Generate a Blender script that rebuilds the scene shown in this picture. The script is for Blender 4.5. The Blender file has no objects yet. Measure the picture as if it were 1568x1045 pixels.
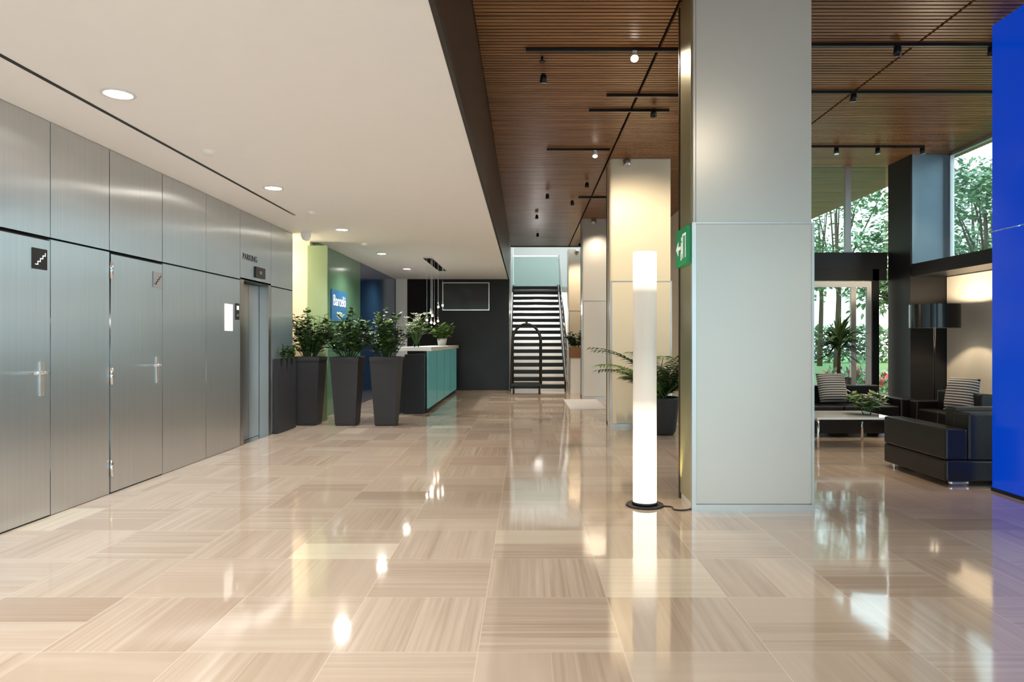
import bpy, bmesh, math, random
from mathutils import Vector, Matrix, Euler
random.seed(7)
S=bpy.context.scene
try:
    S.view_settings.view_transform='Standard'
    S.view_settings.look='None'
    S.view_settings.exposure=0.42
except Exception as e: print(e)

# ---------------- materials ----------------
def nm(name):
    m=bpy.data.materials.new(name); m.use_nodes=True
    nt=m.node_tree; b=nt.nodes['Principled BSDF']
    return m,nt,b
def mat(name,col,rough=0.5,metal=0.0,emit=None,es=0.0,spec=0.5,coat=0.0,var=0.06,scale=6.0,bump=0.0):
    m,nt,b=nm(name)
    b.inputs['Roughness'].default_value=rough
    b.inputs['Metallic'].default_value=metal
    b.inputs['Specular IOR Level'].default_value=spec
    b.inputs['Coat Weight'].default_value=coat
    n=nt.nodes.new('ShaderNodeTexNoise'); n.inputs['Scale'].default_value=scale; n.inputs['Detail'].default_value=4
    g=nt.nodes.new('ShaderNodeNewGeometry'); nt.links.new(g.outputs['Position'],n.inputs['Vector'])
    r=nt.nodes.new('ShaderNodeMix'); r.data_type='RGBA'
    c=Vector(col)
    r.inputs[6].default_value=(*(c*(1-var)),1); r.inputs[7].default_value=(*(c*(1+var)),1)
    nt.links.new(n.outputs[0],r.inputs[0]); nt.links.new(r.outputs[2],b.inputs['Base Color'])
    if emit:
        b.inputs['Emission Color'].default_value=(*emit,1); b.inputs['Emission Strength'].default_value=es
    if bump:
        bp=nt.nodes.new('ShaderNodeBump'); bp.inputs['Strength'].default_value=bump; bp.inputs['Distance'].default_value=0.01
        nt.links.new(n.outputs[0],bp.inputs['Height']); nt.links.new(bp.outputs[0],b.inputs['Normal'])
    return m
def glassm(name,tint,refl=0.12,tr=1.0):
    m=bpy.data.materials.new(name); m.use_nodes=True; nt=m.node_tree
    for n in list(nt.nodes): nt.nodes.remove(n)
    o=nt.nodes.new('ShaderNodeOutputMaterial'); t=nt.nodes.new('ShaderNodeBsdfTransparent'); t.inputs[0].default_value=(*tint,1)
    g=nt.nodes.new('ShaderNodeBsdfGlossy'); g.inputs['Roughness'].default_value=0.02
    mx=nt.nodes.new('ShaderNodeMixShader'); lw=nt.nodes.new('ShaderNodeLayerWeight'); lw.inputs[0].default_value=refl
    nt.links.new(lw.outputs['Fresnel'],mx.inputs[0]); nt.links.new(t.outputs[0],mx.inputs[1]); nt.links.new(g.outputs[0],mx.inputs[2]); nt.links.new(mx.outputs[0],o.inputs[0])
    return m

class NB:
    def __init__(s,nt): s.nt=nt
    def _s(s,sock,v):
        if isinstance(v,(int,float)): sock.default_value=v
        else: s.nt.links.new(v,sock)
    def m(s,op,a,b=0.0,c=None):
        n=s.nt.nodes.new('ShaderNodeMath'); n.operation=op; s._s(n.inputs[0],a); s._s(n.inputs[1],b)
        if c is not None: s._s(n.inputs[2],c)
        return n.outputs[0]
    def xyz(s,a,b,c):
        n=s.nt.nodes.new('ShaderNodeCombineXYZ'); s._s(n.inputs[0],a); s._s(n.inputs[1],b); s._s(n.inputs[2],c); return n.outputs[0]
    def mixf(s,f,a,b):
        n=s.nt.nodes.new('ShaderNodeMix'); s._s(n.inputs[0],f); s._s(n.inputs[2],a); s._s(n.inputs[3],b); return n.outputs[0]
    def mixc(s,f,a,b):
        n=s.nt.nodes.new('ShaderNodeMix'); n.data_type='RGBA'; s._s(n.inputs[0],f)
        for i,v in((6,a),(7,b)):
            if isinstance(v,tuple): n.inputs[i].default_value=(*v,1)
            else: s.nt.links.new(v,n.inputs[i])
        return n.outputs[2]

def floor_material():
    m,nt,b=nm('striped_marble_tiles'); N=NB(nt)
    g=nt.nodes.new('ShaderNodeNewGeometry'); sp=nt.nodes.new('ShaderNodeSeparateXYZ'); nt.links.new(g.outputs['Position'],sp.inputs[0])
    T=0.61
    u=N.m('DIVIDE',N.m('ADD',sp.outputs[0],0.2+T*20),T); v=N.m('DIVIDE',N.m('ADD',sp.outputs[1],-2.85+T*30),T)
    i=N.m('FLOOR',u); j=N.m('FLOOR',v); fu=N.m('FRACT',u); fv=N.m('FRACT',v)
    chk=N.m('MODULO',N.m('ADD',i,j),2.0)
    al=N.m('ADD',N.mixf(chk,fu,fv),0.0); pe=N.mixf(chk,fv,fu)
    st=N.m('FLOOR',N.m('MULTIPLY',pe,2.0)); fs=N.m('FRACT',N.m('MULTIPLY',pe,2.0))
    wn=nt.nodes.new('ShaderNodeTexWhiteNoise'); wn.noise_dimensions='3D'; nt.links.new(N.xyz(i,j,st),wn.inputs['Vector'])
    r=wn.outputs['Value']
    wn2=nt.nodes.new('ShaderNodeTexWhiteNoise'); wn2.noise_dimensions='3D'; nt.links.new(N.xyz(N.m('ADD',i,31.0),j,st),wn2.inputs['Vector'])
    r2=wn2.outputs['Value']
    off=N.m('MULTIPLY',r,57.0)
    n1=nt.nodes.new('ShaderNodeTexNoise'); n1.inputs['Scale'].default_value=1.0; n1.inputs['Detail'].default_value=6; n1.inputs['Distortion'].default_value=0.3
    nt.links.new(N.xyz(N.m('MULTIPLY',al,0.5),N.m('MULTIPLY',pe,22.0),off),n1.inputs['Vector'])
    n2=nt.nodes.new('ShaderNodeTexNoise'); n2.inputs['Scale'].default_value=1.0; n2.inputs['Detail'].default_value=3
    nt.links.new(N.xyz(N.m('MULTIPLY',al,0.4),N.m('MULTIPLY',pe,4.0),off),n2.inputs['Vector'])
    base=N.mixc(r,(0.53,0.42,0.335),(0.67,0.56,0.46))
    grain=N.m('ADD',N.m('MULTIPLY',N.m('SUBTRACT',n1.outputs[0],0.5),2.4),0.5)
    cl=nt.nodes.new('ShaderNodeClamp'); nt.links.new(grain,cl.inputs[0])
    dk=N.mixc(r2,(0.43,0.32,0.24),(0.56,0.45,0.36))
    c1=N.mixc(cl.outputs[0],dk,base)
    g2=N.m('MULTIPLY',N.m('SUBTRACT',n2.outputs[0],0.52),2.5); cl2=nt.nodes.new('ShaderNodeClamp'); nt.links.new(g2,cl2.inputs[0])
    c2=N.mixc(N.m('MULTIPLY',cl2.outputs[0],0.7),c1,(0.69,0.595,0.495))
    pale=N.m('GREATER_THAN',r,0.965); c3=N.mixc(N.m('MULTIPLY',pale,0.5),c2,(0.78,0.69,0.55))
    dark=N.m('LESS_THAN',r,0.09); c4=N.mixc(N.m('MULTIPLY',dark,0.25),c3,(0.36,0.25,0.18))
    e1=N.m('MINIMUM',N.m('MINIMUM',fu,N.m('SUBTRACT',1.0,fu)),N.m('MINIMUM',fv,N.m('SUBTRACT',1.0,fv)))
    e2=N.m('MULTIPLY',N.m('MINIMUM',fs,N.m('SUBTRACT',1.0,fs)),0.5)
    jn=N.m('LESS_THAN',e1,0.004); jn2=N.m('LESS_THAN',e2,0.0025)
    c5=N.mixc(N.m('MULTIPLY',jn,0.5),c4,(0.80,0.70,0.58)); c6=N.mixc(N.m('MULTIPLY',jn2,0.3),c5,(0.76,0.67,0.55))
    nt.links.new(c6,b.inputs['Base Color'])
    nr=nt.nodes.new('ShaderNodeTexNoise'); nr.inputs['Scale'].default_value=1.5; nt.links.new(g.outputs['Position'],nr.inputs['Vector'])
    nt.links.new(N.m('ADD',N.m('MULTIPLY',nr.outputs[0],0.04),N.m('ADD',N.m('MULTIPLY',r,0.035),0.03)),b.inputs['Roughness'])
    b.inputs['IOR'].default_value=1.75; b.inputs['Specular IOR Level'].default_value=0.85
    bp=nt.nodes.new('ShaderNodeBump'); bp.inputs['Strength'].default_value=0.05; bp.inputs['Distance'].default_value=0.02
    nb=nt.nodes.new('ShaderNodeTexNoise'); nb.inputs['Scale'].default_value=2.5; nt.links.new(g.outputs['Position'],nb.inputs['Vector'])
    nt.links.new(nb.outputs[0],bp.inputs['Height']); nt.links.new(bp.outputs[0],b.inputs['Normal'])
    return m

def steel_material(name,col,rough=0.31,an=1.0):
    m,nt,b=nm(name); N=NB(nt)
    g=nt.nodes.new('ShaderNodeNewGeometry'); sp=nt.nodes.new('ShaderNodeSeparateXYZ'); nt.links.new(g.outputs['Position'],sp.inputs[0])
    n=nt.nodes.new('ShaderNodeTexNoise'); n.inputs['Scale'].default_value=1; n.inputs['Detail'].default_value=3
    nt.links.new(N.xyz(N.m('MULTIPLY',sp.outputs[0],90.0),N.m('MULTIPLY',sp.outputs[1],90.0),N.m('MULTIPLY',sp.outputs[2],0.8)),n.inputs['Vector'])
    c=N.mixc(n.outputs[0],tuple(Vector(col)*0.90),tuple(Vector(col)*1.10))
    nt.links.new(c,b.inputs['Base Color']); b.inputs['Metallic'].default_value=1
    b.inputs['Roughness'].default_value=rough
    if an:
        b.inputs['Anisotropic'].default_value=an
        nt.links.new(N.xyz(0.0,1.0,0.0),b.inputs['Tangent'])
    n2=nt.nodes.new('ShaderNodeTexNoise'); n2.inputs['Scale'].default_value=1.0; n2.inputs['Detail'].default_value=0; nt.links.new(g.outputs['Position'],n2.inputs['Vector'])
    bp=nt.nodes.new('ShaderNodeBump'); bp.inputs['Strength'].default_value=0.4; bp.inputs['Distance'].default_value=0.04
    nt.links.new(n2.outputs[0],bp.inputs['Height']); nt.links.new(bp.outputs[0],b.inputs['Normal'])
    return m

def wood_slat_material():
    m,nt,b=nm('walnut_slats'); N=NB(nt)
    g=nt.nodes.new('ShaderNodeNewGeometry'); sp=nt.nodes.new('ShaderNodeSeparateXYZ'); nt.links.new(g.outputs['Position'],sp.inputs[0])
    n=nt.nodes.new('ShaderNodeTexNoise'); n.inputs['Scale'].default_value=1; n.inputs['Detail'].default_value=4
    nt.links.new(N.xyz(N.m('MULTIPLY',sp.outputs[0],0.8),N.m('MULTIPLY',sp.outputs[1],16.7),sp.outputs[2]),n.inputs['Vector'])
    cl=nt.nodes.new('ShaderNodeClamp'); nt.links.new(N.m('MULTIPLY',N.m('SUBTRACT',n.outputs[0],0.3),2.2),cl.inputs[0])
    nt.links.new(N.mixc(cl.outputs[0],(0.14,0.054,0.017),(0.39,0.18,0.065)),b.inputs['Base Color'])
    b.inputs['Roughness'].default_value=0.33; b.inputs['Specular IOR Level'].default_value=0.45
    return m

def lampskin():
    m,nt,b=nm('lit_acrylic_tube'); N=NB(nt)
    g=nt.nodes.new('ShaderNodeNewGeometry'); sp=nt.nodes.new('ShaderNodeSeparateXYZ'); nt.links.new(g.outputs['Position'],sp.inputs[0])
    r=nt.nodes.new('ShaderNodeValToRGB'); nt.links.new(N.m('DIVIDE',sp.outputs[2],2.0),r.inputs[0])
    e=r.color_ramp.elements; e[0].position=0.0; e[0].color=(1,1,1,1); e[1].position=1.0; e[1].color=(1,1,1,1)
    for p,v in((0.20,0.9),(0.42,0.12),(0.62,0.06),(0.84,0.12),(0.92,0.8)):
        k=e.new(p); k.color=(v,v,v,1)
    b.inputs['Base Color'].default_value=(0.6,0.58,0.54,1); b.inputs['Roughness'].default_value=0.35
    b.inputs['Emission Color'].default_value=(1,0.88,0.72,1)
    nt.links.new(N.m('MULTIPLY',r.outputs[0],2.4),b.inputs['Emission Strength'])
    return m

M={}
M['floor']=floor_material()
M['steel']=steel_material('brushed_steel',(0.62,0.64,0.655))
M['steel2']=steel_material('lift_steel',(0.45,0.45,0.45),0.33,0)
M['chrome']=mat('chrome',(0.75,0.75,0.75),0.12,1.0)
M['wood']=wood_slat_material()
M['ceil']=mat('white_plaster',(0.90,0.90,0.90),0.7,var=0.01)
M['brown']=mat('dark_walnut_fascia',(0.04,0.021,0.013),0.4,spec=0.35)
M['black']=mat('black_satin',(0.010,0.010,0.011),0.35,spec=0.4)
M['dark']=mat('dark_void',(0.015,0.013,0.012),0.8,spec=0.2)
M['blackwall']=mat('black_lacquer_wall',(0.014,0.012,0.012),0.3,spec=0.25)
M['col']=mat('column_painted_metal',(0.62,0.61,0.585),0.28,0.25,var=0.02,scale=2)
M['colcream']=mat('column_cream_metal',(0.80,0.71,0.55),0.4,0.05,var=0.02,scale=2)
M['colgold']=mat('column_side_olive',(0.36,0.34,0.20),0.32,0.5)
M['trim']=mat('aluminium_trim',(0.6,0.6,0.6),0.3,0.8)
M['cream']=mat('cream_wall',(0.80,0.72,0.58),0.6,var=0.01)
M['white']=mat('white_paint',(0.85,0.85,0.83),0.5,var=0.01)
M['palegreen']=mat('pale_grey_green_wall',(0.52,0.56,0.54),0.5,var=0.01)
M['blue']=mat('blue_backlit_glass',(0.0,0.04,0.42),0.2,emit=(0.0,0.07,0.78),es=0.36,var=0.12,scale=0.6)  # emission stands in for window light coming through the blue glass
M['lime']=mat('lime_glass',(0.30,0.40,0.24),0.2)
M['green']=mat('green_back_painted_glass',(0.09,0.19,0.115),0.15,emit=(0.12,0.30,0.16),es=0.04)
M['navy']=mat('navy_back_painted_glass',(0.01,0.03,0.06),0.15,emit=(0.02,0.06,0.2),es=0.04)
M['teal']=mat('teal_backlit_glass',(0.1,0.33,0.31),0.15,emit=(0.16,0.50,0.48),es=0.16)
M['glass']=glassm('clear_glass',(0.78,0.90,0.92),0.14)
M['glassg']=glassm('green_tint_glass',(0.82,0.91,0.89),0.2)
M['planter']=mat('anthracite_planter',(0.033,0.033,0.037),0.5,spec=0.35)
M['soil']=mat('soil',(0.04,0.025,0.015),0.9,bump=0.6,scale=60)
M['leaf']=mat('leaf_dark',(0.026,0.065,0.015),0.4,var=0.5,scale=14)
M['leaf2']=mat('leaf_light',(0.10,0.19,0.035),0.4,var=0.5,scale=14)
M['leaft']=mat('tree_leaf',(0.22,0.33,0.17),0.5,var=0.5,scale=1.6)
M['bark']=mat('bark',(0.12,0.08,0.05),0.9,bump=0.6,scale=20)
M['petal']=mat('white_petal',(0.85,0.86,0.78),0.5)
M['red']=mat('red_bloom',(0.6,0.08,0.08),0.5)
M['leather']=mat('black_leather',(0.010,0.009,0.009),0.30,bump=0.12,scale=90,spec=0.45)
M['tabletop']=mat('white_glass_top',(0.75,0.78,0.78),0.08)
M['pave']=mat('light_paving',(0.50,0.49,0.46),0.8)
M['grass']=mat('lawn',(0.16,0.28,0.08),0.9,var=0.4,scale=3)
M['emit']=mat('lit_diffuser',(1,1,1),0.5,emit=(1,0.93,0.82),es=25)
M['emits']=mat('lit_small_diffuser',(1,1,1),0.5,emit=(1,0.9,0.75),es=14)
M['lamp']=lampskin()
M['sgreen']=mat('exit_sign_green',(0.0,0.24,0.08),0.4,emit=(0.0,0.4,0.12),es=0.1)
M['swhite']=mat('sign_white',(0.85,0.85,0.85),0.4,emit=(1,1,1),es=0.2)
M['sblue']=mat('sign_blue',(0.03,0.12,0.24),0.3,emit=(0.03,0.15,0.35),es=0.15)
M['screen']=mat('tv_screen',(0.006,0.006,0.007),0.12)
M['oak']=mat('oak',(0.30,0.14,0.055),0.45,var=0.2)
M['mat']=mat('pale_doormat',(0.62,0.62,0.66),0.85)
M['grey']=mat('grey_sign',(0.2,0.2,0.2),0.4)
M['shade']=mat('black_gloss_shade',(0.008,0.008,0.008),0.15)
M['blind']=mat('cream_roller_blind',(0.80,0.74,0.63),0.7,var=0.02)
M['pillar']=mat('pillar_blue_reflection',(0.24,0.34,0.42),0.25,0.2)  # light-blue reflection on the pillar front, put into the base colour

def stripes():
    m,nt,b=nm('striped_fabric'); N=NB(nt)
    tc=nt.nodes.new('ShaderNodeTexCoord'); sp=nt.nodes.new('ShaderNodeSeparateXYZ'); nt.links.new(tc.outputs['Object'],sp.inputs[0])
    f=N.m('GREATER_THAN',N.m('FRACT',N.m('MULTIPLY',N.m('ADD',sp.outputs[2],2.0),30.0)),0.5)
    nt.links.new(N.mixc(f,(0.5,0.5,0.48),(0.05,0.05,0.06)),b.inputs['Base Color']); b.inputs['Roughness'].default_value=0.9
    return m
M['stripe']=stripes()

# ---------------- builder ----------------
class B:
    def __init__(s,name): s.name=name; s.bm=bmesh.new(); s.mats=[]
    def mi(s,k):
        if k not in s.mats: s.mats.append(k)
        return s.mats.index(k)
    def poly(s,vs,k,smooth=False):
        f=s.bm.faces.new([s.bm.verts.new(v) for v in vs]); f.material_index=s.mi(k); f.smooth=smooth; return f
    def hexa(s,p,k):
        v=[s.bm.verts.new(q) for q in p]; i=s.mi(k)
        for a in((3,2,1,0),(4,5,6,7),(0,1,5,4),(1,2,6,5),(2,3,7,6),(3,0,4,7)):
            f=s.bm.faces.new([v[t] for t in a]); f.material_index=i
    def box(s,x0,x1,y0,y1,z0,z1,k):
        s.hexa([(x0,y0,z0),(x1,y0,z0),(x1,y1,z0),(x0,y1,z0),(x0,y0,z1),(x1,y0,z1),(x1,y1,z1),(x0,y1,z1)],k)
    def frustum(s,cx,cy,z0,z1,h0,h1,k):
        s.hexa([(cx-h0,cy-h0,z0),(cx+h0,cy-h0,z0),(cx+h0,cy+h0,z0),(cx-h0,cy+h0,z0),(cx-h1,cy-h1,z1),(cx+h1,cy-h1,z1),(cx+h1,cy+h1,z1),(cx-h1,cy+h1,z1)],k)
    def tube(s,pts,rs,k,seg=12,cap=True):
        pts=[Vector(p) for p in pts]
        if isinstance(rs,(int,float)): rs=[rs]*len(pts)
        rings=[]; i=s.mi(k); ref=None
        for n,p in enumerate(pts):
            d=(pts[min(n+1,len(pts)-1)]-pts[max(n-1,0)]).normalized()
            if ref is None: ref=Vector((0,0,1)) if abs(d.z)<0.9 else Vector((1,0,0))
            a=(ref-d*ref.dot(d)).normalized(); ref=a; b=d.cross(a)
            rings.append([s.bm.verts.new(p+(a*math.cos(t)+b*math.sin(t))*rs[n]) for t in [2*math.pi*q/seg for q in range(seg)]])
        for r0,r1 in zip(rings,rings[1:]):
            for q in range(seg):
                f=s.bm.faces.new((r0[q],r0[(q+1)%seg],r1[(q+1)%seg],r1[q])); f.material_index=i; f.smooth=True
        if cap:
            for r,rev in((rings[0],True),(rings[-1],False)):
                f=s.bm.faces.new(list(reversed(r)) if rev else r); f.material_index=i
    def cyl(s,x,y,z0,z1,r,k,seg=24,r1=None):
        s.tube([(x,y,z0),(x,y,z1)],[r,r if r1 is None else r1],k,seg)
    def lathe(s,x,y,prof,k,seg=24):
        i=s.mi(k); rings=[[s.bm.verts.new((x+r*math.cos(2*math.pi*q/seg),y+r*math.sin(2*math.pi*q/seg),z)) for q in range(seg)] for r,z in prof]
        for r0,r1 in zip(rings,rings[1:]):
            for q in range(seg):
                f=s.bm.faces.new((r0[q],r0[(q+1)%seg],r1[(q+1)%seg],r1[q])); f.material_index=i; f.smooth=True
    def ball(s,c,r,k,seg=12):
        c=Vector(c); i=s.mi(k)
        res=bmesh.ops.create_uvsphere(s.bm,u_segments=seg,v_segments=max(6,seg//2),radius=r,matrix=Matrix.Translation(c))
        for v in res['verts']:
            for f in v.link_faces: f.material_index=i; f.smooth=True
    def leaf(s,p,d,L,w,k,droop=0.0):
        p=Vector(p); d=Vector(d).normalized()
        up=Vector((random.uniform(-.4,.4),random.uniform(-.4,.4),1)); sd=d.cross(up)
        if sd.length<1e-3: sd=Vector((1,0,0))
        sd.normalize(); nn=sd.cross(d)
        a=p+d*L*0.45+sd*w-nn*w*0.3; b=p+d*L*0.45-sd*w-nn*w*0.3; t=p+d*L+Vector((0,0,-droop*L)); m=p+d*L*0.5-Vector((0,0,droop*L*0.2))
        i=s.mi(k); v=[s.bm.verts.new(q) for q in(p,a,t,b,m)]
        for q in((0,1,4),(1,2,4),(2,3,4),(3,0,4)):
            f=s.bm.faces.new([v[t2] for t2 in q]); f.material_index=i; f.smooth=True
    def done(s,loc=(0,0,0),rz=0.0,bevel=0.0,seg=2,subs=0):
        me=bpy.data.meshes.new(s.name+'_mesh')
        bmesh.ops.recalc_face_normals(s.bm,faces=s.bm.faces[:]) if len(s.bm.faces)<4000 else None
        s.bm.to_mesh(me); s.bm.free()
        for k in s.mats: me.materials.append(M[k])
        o=bpy.data.objects.new(s.name,me); bpy.context.collection.objects.link(o)
        o.location=loc; o.rotation_euler=(0,0,rz)
        if bevel:
            md=o.modifiers.new('bevel','BEVEL'); md.width=bevel; md.segments=seg; md.limit_method='ANGLE'
        return o
def simple(name,*boxes,bevel=0.0):
    b=B(name)
    for q in boxes: b.box(*q)
    return b.done(bevel=bevel)
def text(name,body,loc,rot,size,k,parent=None,ext=0.002):
    c=bpy.data.curves.new(name,'FONT'); c.body=body; c.size=size; c.extrude=ext; c.align_x='CENTER'; c.align_y='CENTER'
    o=bpy.data.objects.new(name,c); bpy.context.collection.objects.link(o); o.location=loc; o.rotation_euler=rot; c.materials.append(M[k])
    if parent: o.parent=parent
    return o
def light(name,kind,loc,e,col=(1,0.88,0.72),size=0.05,spot=None,blend=0.6,target=None,parent=None):
    l=bpy.data.lights.new(name,kind); l.energy=e; l.color=col
    if kind in('POINT','SPOT'): l.shadow_soft_size=size
    if spot: l.spot_size=math.radians(spot); l.spot_blend=blend
    o=bpy.data.objects.new(name,l); bpy.context.collection.objects.link(o); o.location=loc
    if target is not None:
        o.rotation_euler=(Vector(target)-Vector(loc)).to_track_quat('-Z','Y').to_euler()
    if parent: o.parent=parent
    return o

XW=-3.53; ZC=2.93; ZW=4.05; XB=-0.435; XR=6.2; Y0=-6.0; YB=18.0

# ---------------- shell ----------------
simple('floor',(-5.2,XR,Y0,24.2,-0.2,0,'floor'))
simple('ground_outside',(XR+0.01,60,-20,12,-0.22,-0.02,'pave'),(3.3,60,24.3,60,-0.22,-0.02,'grass'),(XR+0.01,60,12,24.3,-0.22,-0.02,'grass'),(-30,XR,-40,Y0-0.01,-0.22,-0.02,'pave'))
simple('pavement_terrace',(6.25,8.6,-6,33,-0.02,-0.005,'pave'))
b=B('ceiling_white'); b.box(-3.75,XB-0.03,Y0,YB+0.0,ZC,ZC+0.12,'ceil'); b.done()
simple('trim_ceiling_groove',(-3.005,-2.975,Y0,8.83,ZC-0.004,ZC,'black'))
simple('trim_ceiling_edge',(XB-0.03,XB,Y0,YB,ZC-0.004,ZC+0.06,'black'))
simple('bulkhead_fascia',(XB-0.03,XB,Y0,YB,ZC+0.06,ZW+0.06,'brown'))
b=B('ceiling_wood_slats'); y=Y0
segs=[(XB+0.005,1.235),(1.265,3.60),(3.63,XR+0.25)]
while y<19.75:
    for a,c in segs: b.box(a,c,y,y+0.042,ZW,ZW+0.03,'wood')
    y+=0.062
while y<32:
    b.box(3.63,XR+0.25,y,y+0.042,ZW,ZW+0.03,'wood'); y+=0.062
b.done()
simple('ceiling_backing',(XB,XR+0.25,Y0,19.8,ZW+0.06,ZW+0.2,'dark'),(3.2,XR+0.25,19.81,32,ZW+0.06,ZW+0.2,'dark'))
simple('trim_ceiling_end',(XB,3.2,19.8,19.86,ZW-0.02,ZW+0.2,'brown'))

# left steel wall
simple('wall_left',(-3.75,-3.565,Y0,8.44,0,ZC,'dark'),(-3.75,-3.565,9.46,10.32,0,ZC,'dark'),(-3.95,-3.565,8.44,9.46,2.1,ZC,'dark'),(-4.05,-3.75,8.44,9.46,0,2.1,'dark'))
seams=[-5.9,-4.6,-3.3,-2.0,-0.9,0.2,1.1,2.0,2.8,3.55,4.3,5.07,5.79,6.63,7.54,8.44,9.46,10.32]
b=B('steel_wall_cladding'); g=0.004
for a,c in zip(seams,seams[1:]):
    b.box(-3.56,XW,a+g,c-g,2.07,ZC-0.004,'steel')
    if abs(a-8.44)<.01 or abs(a-5.79)<.01 or abs(a-4.3)<.01: continue
    b.box(-3.56,XW,a+g,c-g,0.005,2.055,'steel')
b.box(-3.75,XW,10.32,10.335,0.005,ZC-0.004,'steel2')
b.done()
def door(name,a,c):
    b=B(name)
    b.box(-3.56,XW+0.004,a+0.012,c-0.01,0.012,2.04,'steel')
    b.box(-3.562,XW-0.01,a+0.002,a+0.01,0.0,2.052,'black')
    b.box(-3.562,XW-0.01,a+0.01,c-0.002,2.042,2.05,'black')
    b.box(-3.562,XW+0.001,a+0.012,c-0.01,0.0,0.009,'black')
    for z in(0.22,1.0,1.9): b.cyl(XW+0.012,a+0.008,z-0.07,z+0.07,0.013,'chrome',10)
    hy=c-0.10
    b.box(XW+0.004,XW+0.012,hy-0.02,hy+0.02,0.90,1.15,'trim')
    b.tube([(XW,hy,1.07),(XW+0.055,hy,1.07)],0.011,'chrome',10)
    b.tube([(XW+0.055,hy,1.07),(XW+0.06,hy-0.03,1.07),(XW+0.06,hy-0.14,1.07)],0.011,'chrome',10)
    b.done()
door('door_1',4.3,5.07); door('door_2',5.79,6.63)
def picto(name,y0,y1,z0,z1,bk,fk):
    b=B(name); x=XW+0.006; b.box(x,x+0.006,y0,y1,z0,z1,bk)
    w=y1-y0; h=z1-z0; n=4; x2=x+0.0065
    for q in range(n):
        yy=y0+w*(0.16+0.17*q); zz=z0+h*(0.2+0.15*q)
        b.box(x2,x2+0.002,yy,yy+w*0.20,zz,zz+h*0.045,fk); b.box(x2,x2+0.002,yy+w*0.16,yy+w*0.20,zz,zz+h*0.17,fk)
    b.done()
picto('stairs_sign',4.87,5.02,1.82,1.97,'black','swhite')
picto('stairs_sign',6.45,6.60,1.81,1.96,'grey','black')
simple('notice_paper',(XW+0.001,XW+0.004,8.0,8.22,1.42,1.74,'swhite'))
simple('lift_call_panel',(XW,XW+0.012,8.29,8.39,1.56,1.76,'black'),(XW+0.012,XW+0.014,8.31,8.37,1.68,1.73,'swhite'),(XW+0.012,XW+0.016,8.325,8.355,1.60,1.63,'chrome'))
simple('lift_display',(XW,XW+0.03,8.86,9.18,2.13,2.27,'black'),(XW+0.03,XW+0.032,8.98,9.06,2.18,2.22,'grey'))
text('parking_lettering','PARKING',(XW+0.002,8.74,2.36),(math.pi/2,0,math.pi/2),0.11,'black')
b=B('lift_door')
b.box(-3.68,-3.66,8.56,9.0,0.01,2.05,'steel2'); b.box(-3.68,-3.66,9.008,9.36,0.01,2.05,'steel2')
b.box(-3.70,XW,8.445,8.55,0,2.09,'steel2'); b.box(-3.70,XW,9.37,9.455,0,2.09,'steel2'); b.box(-3.70,XW,8.55,9.37,2.055,2.09,'black')
b.box(-3.72,-3.70,8.445,9.455,0,2.09,'dark'); b.box(-3.66,XW,8.55,9.37,0.0,0.006,'chrome')
b.done()

# reception side wall
simple('wall_left_recess',(-4.6,-4.5,10.2,11.3,0,ZC,'cream'),(-4.5,-3.75,10.2,10.33,0,ZC,'cream'),(-4.5,-3.53,11.17,11.3,0,ZC,'cream'))
simple('ceiling_recess',(-4.6,-3.75,10.2,11.3,ZC,ZC+0.1,'ceil'))
simple('lime_glass_fin',(-3.56,-3.24,11.14,11.18,0.01,2.86,'lime'))
simple('wall_left_green',(-3.55,-3.43,11.31,14.15,0,ZC,'green'))
simple('wall_left_navy',(-3.55,-3.43,14.15,YB,0,ZC,'navy'))
b=B('reception_wall_sign'); b.box(-3.425,-3.41,12.0,13.0,1.66,2.22,'sblue'); o=b.done()
text('sign_lettering','Barceló',(-3.405,12.5,2.02),(math.pi/2,0,math.pi/2),0.28,'swhite',o)
text('sign_subtitle','HOTEL',(-3.405,12.5,1.78),(math.pi/2,0,math.pi/2),0.12,'swhite',o)
simple('wall_back',(-3.43,XB,YB,YB+0.12,0,ZW,'blackwall'))
simple('trim_back_panel',(-3.42,-3.12,YB-0.05,YB,0,ZC,'white'))
simple('trim_back_dark_panel',(-3.1,-2.35,YB-0.03,YB,0.0,ZC,'dark'))
b=B('wall_tv'); b.box(-2.19,-0.95,YB-0.10,YB-0.03,2.10,2.84,'chrome'); b.box(-2.165,-0.975,YB-0.11,YB-0.099,2.125,2.815,'screen'); b.box(-1.8,-1.3,YB-0.03,YB,2.3,2.6,'black'); b.done(bevel=0.004)

# stairwell
simple('wall_stairwell_left',(-0.57,XB,YB+0.12,24,0,6.2,'palegreen'))
simple('wall_stairwell_back',(-0.43,3.2,22.6,22.7,0,2.84,'white'))
simple('wall_upper_back',(-0.43,3.2,24,24.1,2.84,6.2,'palegreen'))
simple('ceiling_stairwell',(-0.57,3.3,19.9,24.1,6.2,6.3,'ceil'))
simple('floor_upper_landing',(-0.43,3.19,21.85,24,2.86,3.04,'palegreen'))
simple('wall_right_back',(3.2,3.3,10.85,24.1,0,4.04,'cream'))
b=B('staircase'); n=17
for q in range(n):
    z=3.04*(q+1)/n; y=17.55+q*4.3/n
    b.box(-0.38,1.0,y,y+0.31,z-0.105,z-0.005,'black')
for x in(-0.41,1.0):
    b.hexa([(x,17.55,0.0),(x+0.03,17.55,0.0),(x+0.03,21.84,2.84),(x,21.84,2.84),(x,17.5,0.24),(x+0.03,17.5,0.24),(x+0.03,21.84,3.1),(x,21.84,3.1)],'black')
b.done()
b=B('stair_balustrade')
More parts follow.
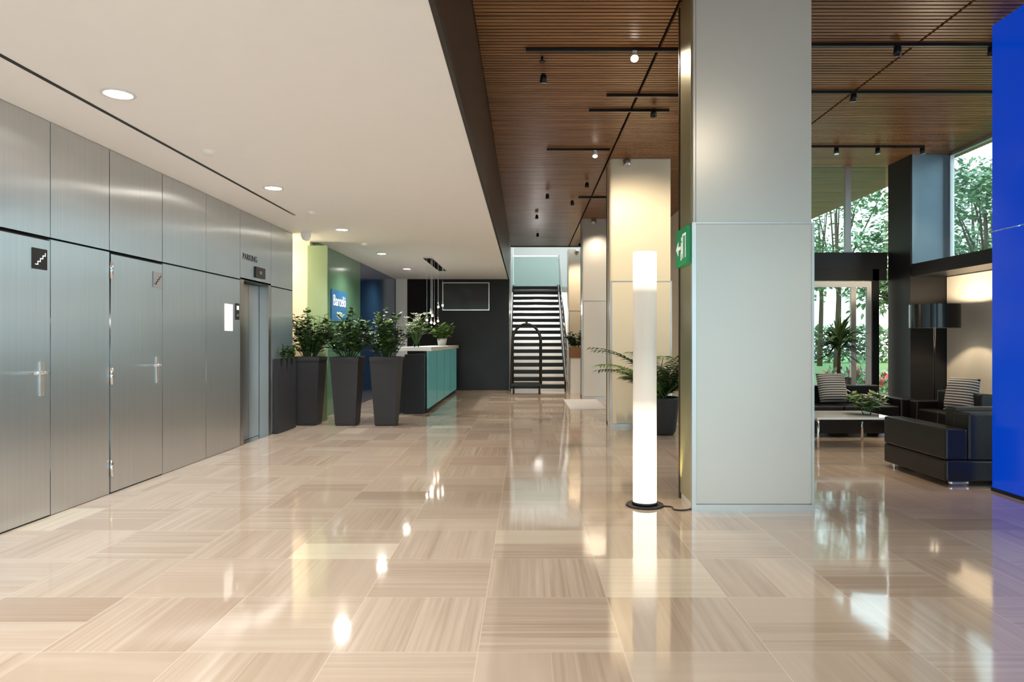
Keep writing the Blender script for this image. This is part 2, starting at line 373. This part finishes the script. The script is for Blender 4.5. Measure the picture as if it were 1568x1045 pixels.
b.hexa([(1.045,17.55,0.24),(1.057,17.55,0.24),(1.057,21.84,3.1),(1.045,21.84,3.1),(1.045,17.55,1.05),(1.057,17.55,1.05),(1.057,21.84,4.0),(1.045,21.84,4.0)],'glassg')
b.tube([(1.05,17.5,1.08),(1.05,21.84,4.03)],0.022,'chrome'); b.tube([(1.05,17.52,0),(1.05,17.52,1.08)],0.02,'chrome')
b.done()
b=B('landing_balustrade'); b.box(-0.42,1.04,21.87,21.885,3.05,4.0,'glassg'); b.box(-0.42,1.04,21.86,21.895,4.0,4.04,'chrome'); b.done()

# columns
def column(i,yf,front,lower):
    b=B('square_column'); x0,x1=1.274,2.185; d=0.45
    b.box(x0+0.01,x1-0.01,yf+0.012,yf+d-0.012,0,ZW,front)
    b.box(x0+0.03,x1-0.0,yf,yf+0.012,0.055,2.195,lower); b.box(x0+0.03,x1,yf+0.002,yf+0.012,2.21,ZW,front)
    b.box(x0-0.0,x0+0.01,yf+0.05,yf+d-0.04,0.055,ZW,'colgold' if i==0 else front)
    b.box(x1-0.01,x1,yf+0.03,yf+d,0.055,ZW,front)
    b.box(x0-0.004,x0+0.028,yf-0.006,yf+0.04,0,2.205,'trim'); b.box(x1,x1+0.02,yf-0.006,yf+0.03,0,2.205,'trim')
    b.box(x0-0.004,x1+0.02,yf-0.008,yf+0.01,2.196,2.208,'trim'); b.box(x0-0.006,x1+0.022,yf-0.012,yf+0.012,0,0.05,'trim')
    b.box(x0-0.006,x0+0.008,yf+d-0.035,yf+d,0,ZW,'brown')
    if i: b.cyl(x0+0.25,yf-0.01,ZW-0.12,ZW-0.02,0.06,'trim',16)
    b.done()
column(0,5.22,'col','col'); column(1,10.3,'colcream','colcream'); column(2,15.35,'col','col'); column(3,20.35,'colcream','colcream')
b=B('exit_sign'); x=1.235
b.box(x,1.272,5.24,5.62,1.90,2.19,'sgreen'); e=x-0.003
b.box(e,x,5.44,5.53,2.03,2.055,'swhite'); b.hexa([(e,5.52,1.985),(x,5.52,1.985),(x,5.52,2.10),(e,5.52,2.10),(e,5.59,2.04),(x,5.59,2.04),(x,5.59,2.045),(e,5.59,2.045)],'swhite')
b.box(e,x,5.27,5.285,1.95,2.14,'swhite'); b.box(e,x,5.27,5.37,2.125,2.14,'swhite'); b.box(e,x,5.355,5.37,1.95,2.14,'swhite')
b.box(e,x,5.385,5.42,1.99,2.08,'swhite'); b.box(e,x,5.39,5.415,2.09,2.12,'swhite'); b.box(e,x,5.41,5.43,1.94,2.0,'swhite')
b.done()

b=B('wall_blue_glass')
a,c=4.4,5.93
b.box(4.05,4.07,a+0.003,c-0.003,0.03,2.245,'blue'); b.box(4.05,4.07,a+0.003,c-0.003,2.255,ZW-0.01,'blue')
b.box(4.04,4.08,4.4,5.93,0,0.03,'black')
b.done()

# facade right
b=B('wall_right'); b.box(XR,XR+0.12,7.6,10.05,0,2.24,'blind'); b.box(XR,XR+0.12,Y0,7.6,0,0.45,'blind'); b.done()
b=B('window_1')
for y in [10.0,8.2,6.4,4.6,2.8,1.0,-0.8,-2.6,-4.4,-5.95]: b.box(XR,XR+0.06,y-0.03,y+0.03,2.45,ZW,'trim')
for y in [7.56,6.4,4.6,2.8,1.0,-0.8,-2.6,-4.4,-5.95]: b.box(XR,XR+0.06,y-0.03,y+0.03,0.45,2.24,'trim')
b.box(XR+0.025,XR+0.035,Y0,10.0,2.45,ZW-0.02,'glass'); b.box(XR,XR+0.06,Y0,10.0,ZW-0.04,ZW,'trim'); b.box(XR+0.025,XR+0.035,Y0,7.59,0.46,2.24,'glass')
b.done()
simple('beam_right',(5.67,XR+0.12,Y0,10.04,2.25,2.43,'black'))
b=B('facade_pillar'); b.box(5.67,6.3,10.06,10.68,0,ZW,'black'); b.box(5.69,6.29,10.05,10.06,2.44,ZW,'pillar'); b.done()  # thin upper front plate carries the painted light-blue reflection
b=B('window_2')
b.box(3.3,5.67,10.7,10.85,2.43,2.69,'black')
for x in(3.33,4.05,5.03): b.box(x,x+0.09,10.74,10.8,2.69,ZW,'trim')
b.box(3.3,5.67,10.765,10.775,2.69,ZW,'glass')
for x in(3.3,5.45): b.box(x,x+0.1,10.72,10.82,0,2.43,'black')
b.box(3.3,5.67,10.72,10.82,2.25,2.43,'black')
b.done()
b=B('door_3')
for a,c in((3.41,4.42),(4.43,5.44)):
    b.box(a,a+0.07,10.74,10.79,0.01,2.24,'white'); b.box(c-0.07,c,10.74,10.79,0.01,2.24,'white')
    b.box(a+0.07,c-0.07,10.74,10.79,2.15,2.24,'white'); b.box(a+0.07,c-0.07,10.74,10.79,0.01,0.11,'white')
    b.box(a+0.07,c-0.07,10.76,10.77,0.11,2.15,'glass')
b.box(5.12,5.2,10.74,10.79,0.11,2.15,'trim')
b.tube([(4.37,10.70,0.8),(4.37,10.70,1.4)],0.014,'chrome',8)
b.done()
b=B('unseen_fill_window')  # unseen glazing behind the camera, added to let fill daylight in
for x in(-3.7,-2.3,-0.9,0.5,1.9,3.3,4.7,6.1): b.box(x,x+0.07,Y0-0.06,Y0,0,ZW,'black')
b.box(-3.7,6.17,Y0-0.06,Y0,2.4,2.5,'black'); b.box(-3.7,6.17,Y0-0.04,Y0-0.03,0.0,ZW,'glass')
b.done()

# ---------------- ceiling fixtures ----------------
def downlight(x,y,on=True,e=140):
    b=B('recessed_downlight'); b.lathe(0,0,[(0.10,0.0),(0.105,-0.008),(0.085,-0.010),(0.08,0.0)],'white',28)
    b.poly([(0.08*math.cos(t*math.pi/12),0.08*math.sin(t*math.pi/12),-0.004) for t in range(24)],'emit' if on else 'white')
    o=b.done(loc=(x,y,ZC))
    if on: light('downlight_lamp','SPOT',(0,0,-0.04),e,(1,0.95,0.88),0.07,150,0.8,target=(0,0,-1),parent=o).rotation_euler=(0,0,0)
for y in(-3.8,-1.0,1.74,4.49,7.25,9.96,12.7,15.4): downlight(-2.68,y)
for y in(-2.5,0.5): downlight(-1.3,y)
for x,y in((-2.72,5.85),(-2.7,8.6),(-2.68,11.4)):
    b=B('smoke_detector'); b.lathe(0,0,[(0.0,-0.035),(0.04,-0.034),(0.055,-0.015),(0.06,0)],'white',20); b.done(loc=(x,y,ZC))
b=B('security_camera'); b.lathe(0,0,[(0.0,-0.13),(0.05,-0.11),(0.07,-0.06),(0.075,0)],'white',20); b.done(loc=(-3.3,10.25,ZC))

def track(x0,x1,y):
    simple('light_track',(x0,x1,y-0.018,y+0.018,ZW-0.03,ZW-0.001,'black'))
track(0.0,1.5,6.41); track(0.75,1.7,8.1); track(2.3,4.6,6.3); track(2.9,5.6,7.5); track(3.8,5.6,9.6); track(1.0,1.9,13.0); track(0.9,1.9,7.6); track(0.3,1.2,9.75)
def spot(x,y,target,e=60,on=False,blk=True,ang=75,col=(1,0.82,0.60)):
    b=B('ceiling_spotlight'); k='black' if blk else 'white'
    d=(Vector(target)-Vector((x,y,ZW-0.08))).normalized()
    b.box(-0.02,0.02,-0.03,0.03,-0.015,0.0,k)
    p=Vector((0,0,-0.045)); b.tube([p-d*0.035,p+d*0.04],[0.03,0.038],k,18)
    b.tube([p+d*0.041,p+d*0.044],[0.032,0.032],'emits' if on else 'chrome',18)
    o=b.done(loc=(x,y,ZW-0.031))
    if e:
        l=light('spot_lamp','SPOT',p+d*0.06,e,col,0.05,ang,0.7)
        l.parent=o; l.rotation_euler=d.to_track_quat('-Z','Y').to_euler()
spot(1.02,6.41,(0.7,3,0),70,True,False); spot(0.99,9.75,(0.9,8.0,0),120,True,False)
spot(0.18,6.95,(0,8,0),90); spot(0.4,12.6,(0.4,14,0),120); spot(0.24,14.7,(0.1,15.5,0),120)
spot(1.5,8.0,(1.72,10.3,2.0),240,ang=80,col=(1,0.82,0.56)); spot(1.72,13.6,(1.72,15.35,2.2),130); spot(1.5,19.0,(1.6,20.35,2.4),120); spot(0.9,13.2,(1.4,15,1),60)
spot(1.05,11.7,(0.8,12.5,0),100); spot(0.3,17.2,(0.3,18,0.5),120)
spot(4.37,9.6,(4.3,9.0,0),60); spot(4.95,9.6,(5,9,0),60); spot(5.58,9.6,(5.9,9.3,0),40); spot(3.43,6.3,(3.6,7.5,0),70); spot(4.3,6.3,(4.5,7.5,0),60); spot(3.6,7.5,(3.6,8.2,0),60)
spot(2.3,1.0,(1.8,5.2,1.9),45); spot(0.8,1.5,(0,3.5,0),90); spot(2.8,3.0,(2.9,4.5,0),110)
b=B('ceiling_sprinkler'); b.tube([(0,0,0),(0,0,-0.04)],0.012,'black',8); b.cyl(0,0,-0.05,-0.04,0.03,'black',12); b.done(loc=(0.16,6.6,ZW))

b=B('pendant_cluster')
b.box(-1.99,-1.81,13.2,15.6,ZC-0.03,ZC,'chrome')
for q in range(9):
    x=-1.9+random.uniform(-.07,.07); y=13.3+q*0.27; z=1.85+random.uniform(-.2,.3)
    b.tube([(x,y,ZC-0.03),(x,y,z)],0.003,'chrome',5,False); b.tube([(x,y,z+0.08),(x,y,z)],[0.01,0.028],'chrome',10); b.ball((x,y,z-0.02),0.022,'emits',10)
b.done()

# ---------------- floor lamp ----------------
lx,ly=0.94,5.39
b=B('cylinder_floor_lamp')
b.cyl(lx,ly,0.0,0.014,0.15,'black',40,0.145); b.cyl(lx,ly,0.014,0.035,0.10,'black',40)
b.cyl(lx,ly,0.035,2.0,0.092,'lamp',40)
pts=[(lx+0.12,ly-0.05,0.012)]
for q in range(1,22):
    t=q/21; pts.append((lx+0.12+0.22*t+0.03*math.sin(t*9),ly-0.05-0.06*math.sin(t*3.1)+0.12*t*math.cos(t*5),0.008))
b.tube(pts,0.006,'black',6)
b.done()

# ---------------- planters & plants ----------------
def shrub(b,cx,cy,z,h,r,n,L,w,k1='leaf',k2='leaf2',m=11):
    for q in range(n):
        a=random.uniform(0,6.28); rr=r*math.sqrt(random.random()); hh=h*random.uniform(0.5,1.0)*(1-0.25*(rr/r))
        p0=Vector((cx+rr*0.3*math.cos(a),cy+rr*0.3*math.sin(a),z)); p1=Vector((cx+rr*0.7*math.cos(a+.2),cy+rr*0.7*math.sin(a+.2),z+hh*0.55)); p2=Vector((cx+rr*math.cos(a),cy+rr*math.sin(a),z+hh))
        b.tube([p0,p1,p2],[0.006,0.005,0.003],k1,5,False)
        for t in range(m):
            f=0.2+0.8*t/(m-1); p=p0*(1-f)**2+p1*2*f*(1-f)+p2*f*f
            for sgn in(0,1):
                aa=random.uniform(0,6.28); d=Vector((math.cos(aa),math.sin(aa),random.uniform(-0.1,0.9)))
                b.leaf(p,d,L*random.uniform(0.7,1.2),w*random.uniform(0.8,1.2),k1 if random.random()<0.72 else k2,0.15)
def planter(cx,cy,r=0.42):
    b=B('tapered_planter_with_shrub')
    b.frustum(cx,cy,0,0.04,0.145,0.155,'planter'); b.frustum(cx,cy,0.04,1.0,0.155,0.215,'planter'); b.frustum(cx,cy,1.0,1.055,0.222,0.222,'planter'); b.frustum(cx,cy,1.055,1.06,0.19,0.19,'soil')
    shrub(b,cx,cy,1.05,0.80,r,38,0.11,0.03)
    b.done()
planter(-3.37,10.62,0.36); planter(-2.76,10.58); planter(-2.15,10.56)
b=B('slim_planter_box'); b.box(XW+0.006,-3.46,9.52,10.28,0,1.04,'planter'); b.box(XW+0.015,-3.47,9.54,10.26,1.04,1.05,'soil')
for c in(9.7,9.9,10.1): shrub(b,-3.44,c,1.04,0.22,0.03,7,0.055,0.02,m=6)
b.done()

def frond(b,p,a,L,up,k,nl=22,lw=0.017,ll=0.30):
    p=Vector(p); pts=[]
    for q in range(nl+1):
        t=q/nl; pts.append(p+Vector((math.cos(a)*L*t*math.cos(up*(1-t*.6)),math.sin(a)*L*t*math.cos(up*(1-t*.6)),L*(math.sin(up)*t-0.3*t*t*t))))
    b.tube(pts,[0.009*(1-0.8*q/nl)+0.001 for q in range(nl+1)],k,5,False)
    for q in range(4,nl+1):
        d=(pts[q]-pts[q-1]).normalized(); sd=d.cross(Vector((0,0,1))).normalized(); s=ll*(1-0.5*abs(q/nl-0.5)*2)
        for sg in(-1,1): b.leaf(pts[q],d*0.7+sd*sg*0.9+Vector((0,0,0.05)),s,lw,k,0.3)
b=B('potted_palm'); cx,cy=1.90,9.52
b.lathe(cx,cy,[(0.0,0.0),(0.16,0.0),(0.19,0.05),(0.235,0.48),(0.24,0.52),(0.22,0.52),(0.21,0.47),(0,0.47)],'planter',32)
for q in range(36):
    a=q*2.4; L=random.uniform(0.85,1.12)
    if math.sin(a)>0.2: L*=0.55
    frond(b,(cx+random.uniform(-.05,.05),cy+random.uniform(-.05,.05),0.47),a,L,random.uniform(0.85,1.4),'leaf' if q%3 else 'leaf2')
b.done()
b=B('potted_yucca'); cx,cy=4.72,10.31
b.lathe(cx,cy,[(0,0),(0.14,0),(0.19,0.75),(0.17,0.75),(0.16,0.7),(0,0.7)],'planter',28); b.tube([(cx,cy,0.7),(cx+0.02,cy,1.2)],[0.03,0.022],'bark',8)
for q in range(110):
    a=q*2.4; e=random.uniform(-0.3,1.3); b.leaf((cx+0.02,cy,1.1+0.3*random.random()),(math.cos(a)*math.cos(e),math.sin(a)*math.cos(e)*0.4,math.sin(e)),random.uniform(0.35,0.5),0.026,'leaf' if q%2 else 'leaf2',0.25)
b.done()

# ---------------- reception desk ----------------
b=B('reception_desk')
b.box(-2.15,-1.80,12.12,12.24,0.0,1.06,'black'); b.box(-2.5,-1.82,12.24,17.3,0.0,1.0,'black')
b.box(-1.78,-1.755,12.30,17.3,0.08,1.12,'teal')
for y in(13.5,14.7,15.9): b.box(-1.754,-1.752,y-0.006,y+0.006,0.08,1.12,'black')
b.box(-1.82,-1.78,12.3,17.3,0.02,1.12,'black'); b.box(-2.3,-1.70,12.28,17.3,1.12,1.19,'white'); b.box(-2.5,-2.2,12.24,17.3,0.72,0.76,'black')
b.done(bevel=0.004)
b=B('flower_vase'); cx,cy=-2.0,12.5
b.lathe(cx,cy,[(0,1.19),(0.05,1.19),(0.07,1.3),(0.05,1.42),(0.06,1.45)],'glassg',20)
for q in range(22):
    a=q*2.4; h=random.uniform(0.2,0.55); p=Vector((cx+0.24*math.cos(a)*random.random(),cy+0.24*math.sin(a)*random.random(),1.3+h)); b.tube([(cx,cy,1.2),p],0.004,'leaf2',5,False)
    for t in range(6): b.leaf(p,(math.cos(t),math.sin(t),0.5),0.07,0.026,'petal')
    for t in range(4): b.leaf(Vector((cx,cy,1.3)).lerp(p,0.5+0.1*t),(math.cos(a+t*2),math.sin(a+t*2),0.5),0.16,0.022,'leaf2')
b.done()
b=B('desk_plant'); cx,cy=-1.95,15.9
b.lathe(cx,cy,[(0,1.19),(0.09,1.19),(0.12,1.36),(0.10,1.36),(0,1.34)],'white',20); shrub(b,cx,cy,1.34,0.4,0.32,14,0.14,0.03,'leaf2','leaf'); b.done()

b=B('luggage_cart'); hx,hy=0.38,0.30
b.box(-hx,hx,-hy,hy,0.20,0.26,'black')
for sx in(-1,1):
    for sy in(-1,1):
        b.tube([(sx*(hx-0.06)-0.02,sy*(hy-.06),0.085),(sx*(hx-0.06)+0.02,sy*(hy-.06),0.085)],0.085,'black',18); b.cyl(sx*(hx-0.06),sy*(hy-.06),0.08,0.2,0.02,'chrome',8)
for sy in(-1,1):
    pts=[(-hx+0.03,sy*(hy-.03),0.25),(-hx+0.03,sy*(hy-.03),1.30)]
    for q in range(1,12):
        t=math.pi*q/12; pts.append((-(hx-0.03)*math.cos(t),sy*(hy-.03)*(1-0.6*math.sin(t)),1.30+0.42*math.sin(t)))
    pts+=[(hx-0.03,sy*(hy-.03),1.30),(hx-0.03,sy*(hy-.03),0.25)]
    b.tube(pts,0.03,'black',10)
b.tube([(0,-0.12,1.72),(0,0.12,1.72)],0.016,'black',8); b.tube([(-hx+0.03,-hy+.03,0.6),(-hx+0.03,hy-.03,0.6)],0.014,'black',8); b.tube([(hx-0.03,-hy+.03,0.6),(hx-0.03,hy-.03,0.6)],0.014,'black',8)
b.tube([(-hx+0.03,0,1.5),(hx-0.03,0,1.5)],0.014,'black',8)
b.ball((0,0,1.76),0.03,'black')
b.done(loc=(0.02,16.95,0))

simple('doormat',(0.84,1.56,12.95,15.1,0.0,0.012,'mat'))
b=B('plant_stand'); b.box(1.12,1.42,16.9,17.3,0,0.88,'white'); b.box(1.10,1.44,16.88,17.32,0.88,1.15,'oak'); shrub(b,1.27,17.1,1.13,0.5,0.28,14,0.13,0.03); b.done()

# ---------------- lounge ----------------
def sofa(name,w,d,loc,rz,h=0.66,arm=0.2,armh=0.52,n=2):
    b=B(name)
    b.box(-w/2,w/2,-d/2,d/2,0.05,0.24,'leather')
    b.box(-w/2,-w/2+arm,-d/2+0.005,d/2,0.24,armh,'leather'); b.box(w/2-arm,w/2,-d/2+0.005,d/2,0.24,armh,'leather')
    b.box(-w/2+arm,w/2-arm,-d/2,-d/2+0.22,0.24,h,'leather')
    iw=(w-2*arm)/n
    for q in range(n):
        x=-w/2+arm+q*iw
        b.box(x+0.005,x+iw-0.005,-d/2+0.22,d/2-0.01,0.245,0.42,'leather'); b.box(x+0.01,x+iw-0.01,-d/2+0.21,-d/2+0.36,0.42,h+0.03,'leather')
    for sx in(-1,1):
        for sy in(-1,1): b.box(sx*(w/2-0.17)-0.09,sx*(w/2-0.17)+0.09,sy*(d/2-0.09)-0.02,sy*(d/2-0.09)+0.02,0,0.05,'chrome')
    return b.done(loc=loc,rz=rz,bevel=0.022,seg=3)
def cushion(loc,rx,rz,s=0.42):
    b=B('striped_cushion'); n=10; top={};bot={}
    i=b.mi('stripe')
    for u in range(n+1):
        for v in range(n+1):
            a=u/n*2-1; c=v/n*2-1; t=0.09*((1-a**4)*(1-c**4))**0.6
            x=a*s/2; z=c*s/2
            top[u,v]=b.bm.verts.new((x,t,z)); bot[u,v]=b.bm.verts.new((x,-t,z)) if 0<u<n and 0<v<n else top[u,v]
    for u in range(n):
        for v in range(n):
            f=b.bm.faces.new((top[u,v],top[u+1,v],top[u+1,v+1],top[u,v+1])); f.smooth=True; f.material_index=i
            f=b.bm.faces.new((bot[u,v],bot[u,v+1],bot[u+1,v+1],bot[u+1,v])) if len({bot[u,v],bot[u,v+1],bot[u+1,v+1],bot[u+1,v]}|{top[u,v],top[u+1,v],top[u+1,v+1],top[u,v+1]})>4 else None
            if f: f.smooth=True; f.material_index=i
    o=b.done(loc=loc); o.rotation_euler=(rx,0,rz)
sofa('leather_armchair',1.25,1.05,(4.345,6.57,0),0,n=1)
sofa('leather_sofa',1.9,0.9,(4.30,9.64,0),math.pi,0.64)
sofa('leather_sofa',1.2,0.62,(5.40,8.45,0),math.pi/2,0.64,arm=0.16)
cushion((4.30,9.58,0.64),-0.3,0.1,0.42); cushion((5.33,8.35,0.64),0.25,math.pi/2+0.3,0.42)
b=B('coffee_table')
b.box(3.48,4.42,8.15,8.95,0.36,0.385,'tabletop')
for x in(3.5,4.40):
    for y in(8.17,8.93): b.tube([(x,y,0),(x,y,0.36)],0.014,'chrome',10)
for y in(8.17,8.93): b.box(3.5,4.40,y-0.01,y+0.01,0.335,0.36,'chrome')
for x in(3.5,4.40): b.box(x-0.01,x+0.01,8.17,8.93,0.335,0.36,'chrome')
b.done()
b=B('small_potted_flowers'); cx,cy=4.22,8.45
b.lathe(cx,cy,[(0,0.385),(0.05,0.385),(0.065,0.48),(0.05,0.48),(0,0.46)],'glassg',18); shrub(b,cx,cy,0.45,0.26,0.2,16,0.12,0.026,'leaf2','petal'); b.done()
b=B('drum_shade_floor_lamp'); cx,cy=5.60,9.35
b.cyl(cx,cy,0,0.02,0.16,'black',28); b.tube([(cx,cy,0.02),(cx,cy,1.62)],0.014,'black',8)
b.lathe(cx,cy,[(0.31,1.48),(0.31,1.80)],'shade',40); b.lathe(cx,cy,[(0.30,1.80),(0.30,1.48)],'shade',40)
for a in(0,2.09,4.19): b.tube([(cx,cy,1.6),(cx+0.3*math.cos(a),cy+0.3*math.sin(a),1.6)],0.005,'black',5)
b.ball((cx,cy,1.66),0.05,'emits')
b.done()
light('drum_lamp_bulb','POINT',(cx,cy,1.74),40,(1,0.80,0.55),0.04)

# ---------------- outside ----------------
def tree(x,y,h,r,n=2200):
    b=B('tree'); b.tube([(0,0,-0.03),(0.1,0,h*0.35),(0,0.1,h*0.75)],[0.15,0.11,0.05],'bark',8)
    cl=[]
    for q in range(14):
        a=random.uniform(0,6.28); rr=r*random.uniform(0.1,0.75); z=h*random.uniform(0.42,0.95); cl.append((Vector((rr*math.cos(a),rr*math.sin(a),z)),r*random.uniform(0.28,0.42)))
        b.tube([(0,0.05,h*0.4),cl[-1][0]],[0.05,0.02],'bark',5,False)
    for q in range(n):
        c,cr=random.choice(cl); d=Vector((random.gauss(0,1),random.gauss(0,1),random.gauss(0,1))).normalized()
        b.leaf(c+d*cr*random.uniform(0.4,1),(d.x,d.y,random.uniform(-.6,.6)),random.uniform(0.16,0.3),random.uniform(0.06,0.1),'leaft',0.2)
    b.done(loc=(x,y,0))
for t in((12,22,6.5,2.0),(15.2,22.5,7.5,2.3),(9.8,27,8,2.4),(13.2,29,9,2.8),(18.5,27,8.5,2.6),(21,32,10,3.2),(15.5,36,10,3.2),(24,26,9,2.8),(11.3,34,10,2.8)): tree(*t)
b=B('hedge'); 
for q in range(4500):
    p=Vector((random.uniform(9,30),random.uniform(41,42),random.uniform(0,2.2))); b.leaf(p,(random.gauss(0,1),random.gauss(0,1),random.gauss(0,1)),0.35,0.12,'leaft')
b.done()
b=B('flower_bed')
for q in range(700):
    p=Vector((random.uniform(8.7,9.3),random.uniform(15,20),random.uniform(0,0.5))); b.leaf(p,(random.gauss(0,1),random.gauss(0,1),1),0.2,0.05,'leaft' if q%6 else 'red')
b.done()

# ---------------- lights / world ----------------
light('recess_lamp','POINT',(-4.1,10.7,2.5),14,(1,0.88,0.65),0.1)
light('under_stair_lamp','POINT',(0.4,22.0,2.3),60,(1,0.97,0.94),0.15)
light('stairwell_lamp','POINT',(0.8,21.5,5.5),50,(1,1,1),0.2)
light('column_uplight','SPOT',(1.22,5.62,0.12),20,(1,0.9,0.4),0.03,60,0.8,target=(1.28,5.45,3.0))
w=bpy.data.worlds.new('sky'); S.world=w; w.use_nodes=True; nt=w.node_tree
bg=nt.nodes['Background']; bg.inputs[1].default_value=2.5
tc=nt.nodes.new('ShaderNodeTexCoord'); sp=nt.nodes.new('ShaderNodeSeparateXYZ'); nt.links.new(tc.outputs['Generated'],sp.inputs[0])
cr=nt.nodes.new('ShaderNodeValToRGB'); nt.links.new(sp.outputs[2],cr.inputs[0]); cr.color_ramp.elements[0].color=(0.96,0.99,1,1); cr.color_ramp.elements[1].color=(0.78,0.90,1,1)
nt.links.new(cr.outputs[0],bg.inputs[0])

cam=bpy.data.cameras.new('camera'); co=bpy.data.objects.new('camera',cam); bpy.context.collection.objects.link(co)
cam.lens=24; cam.sensor_width=36; cam.shift_x=-0.0134; co.location=(0,0,1.3); co.rotation_euler=(math.pi/2,0,0); cam.clip_end=300
S.camera=co
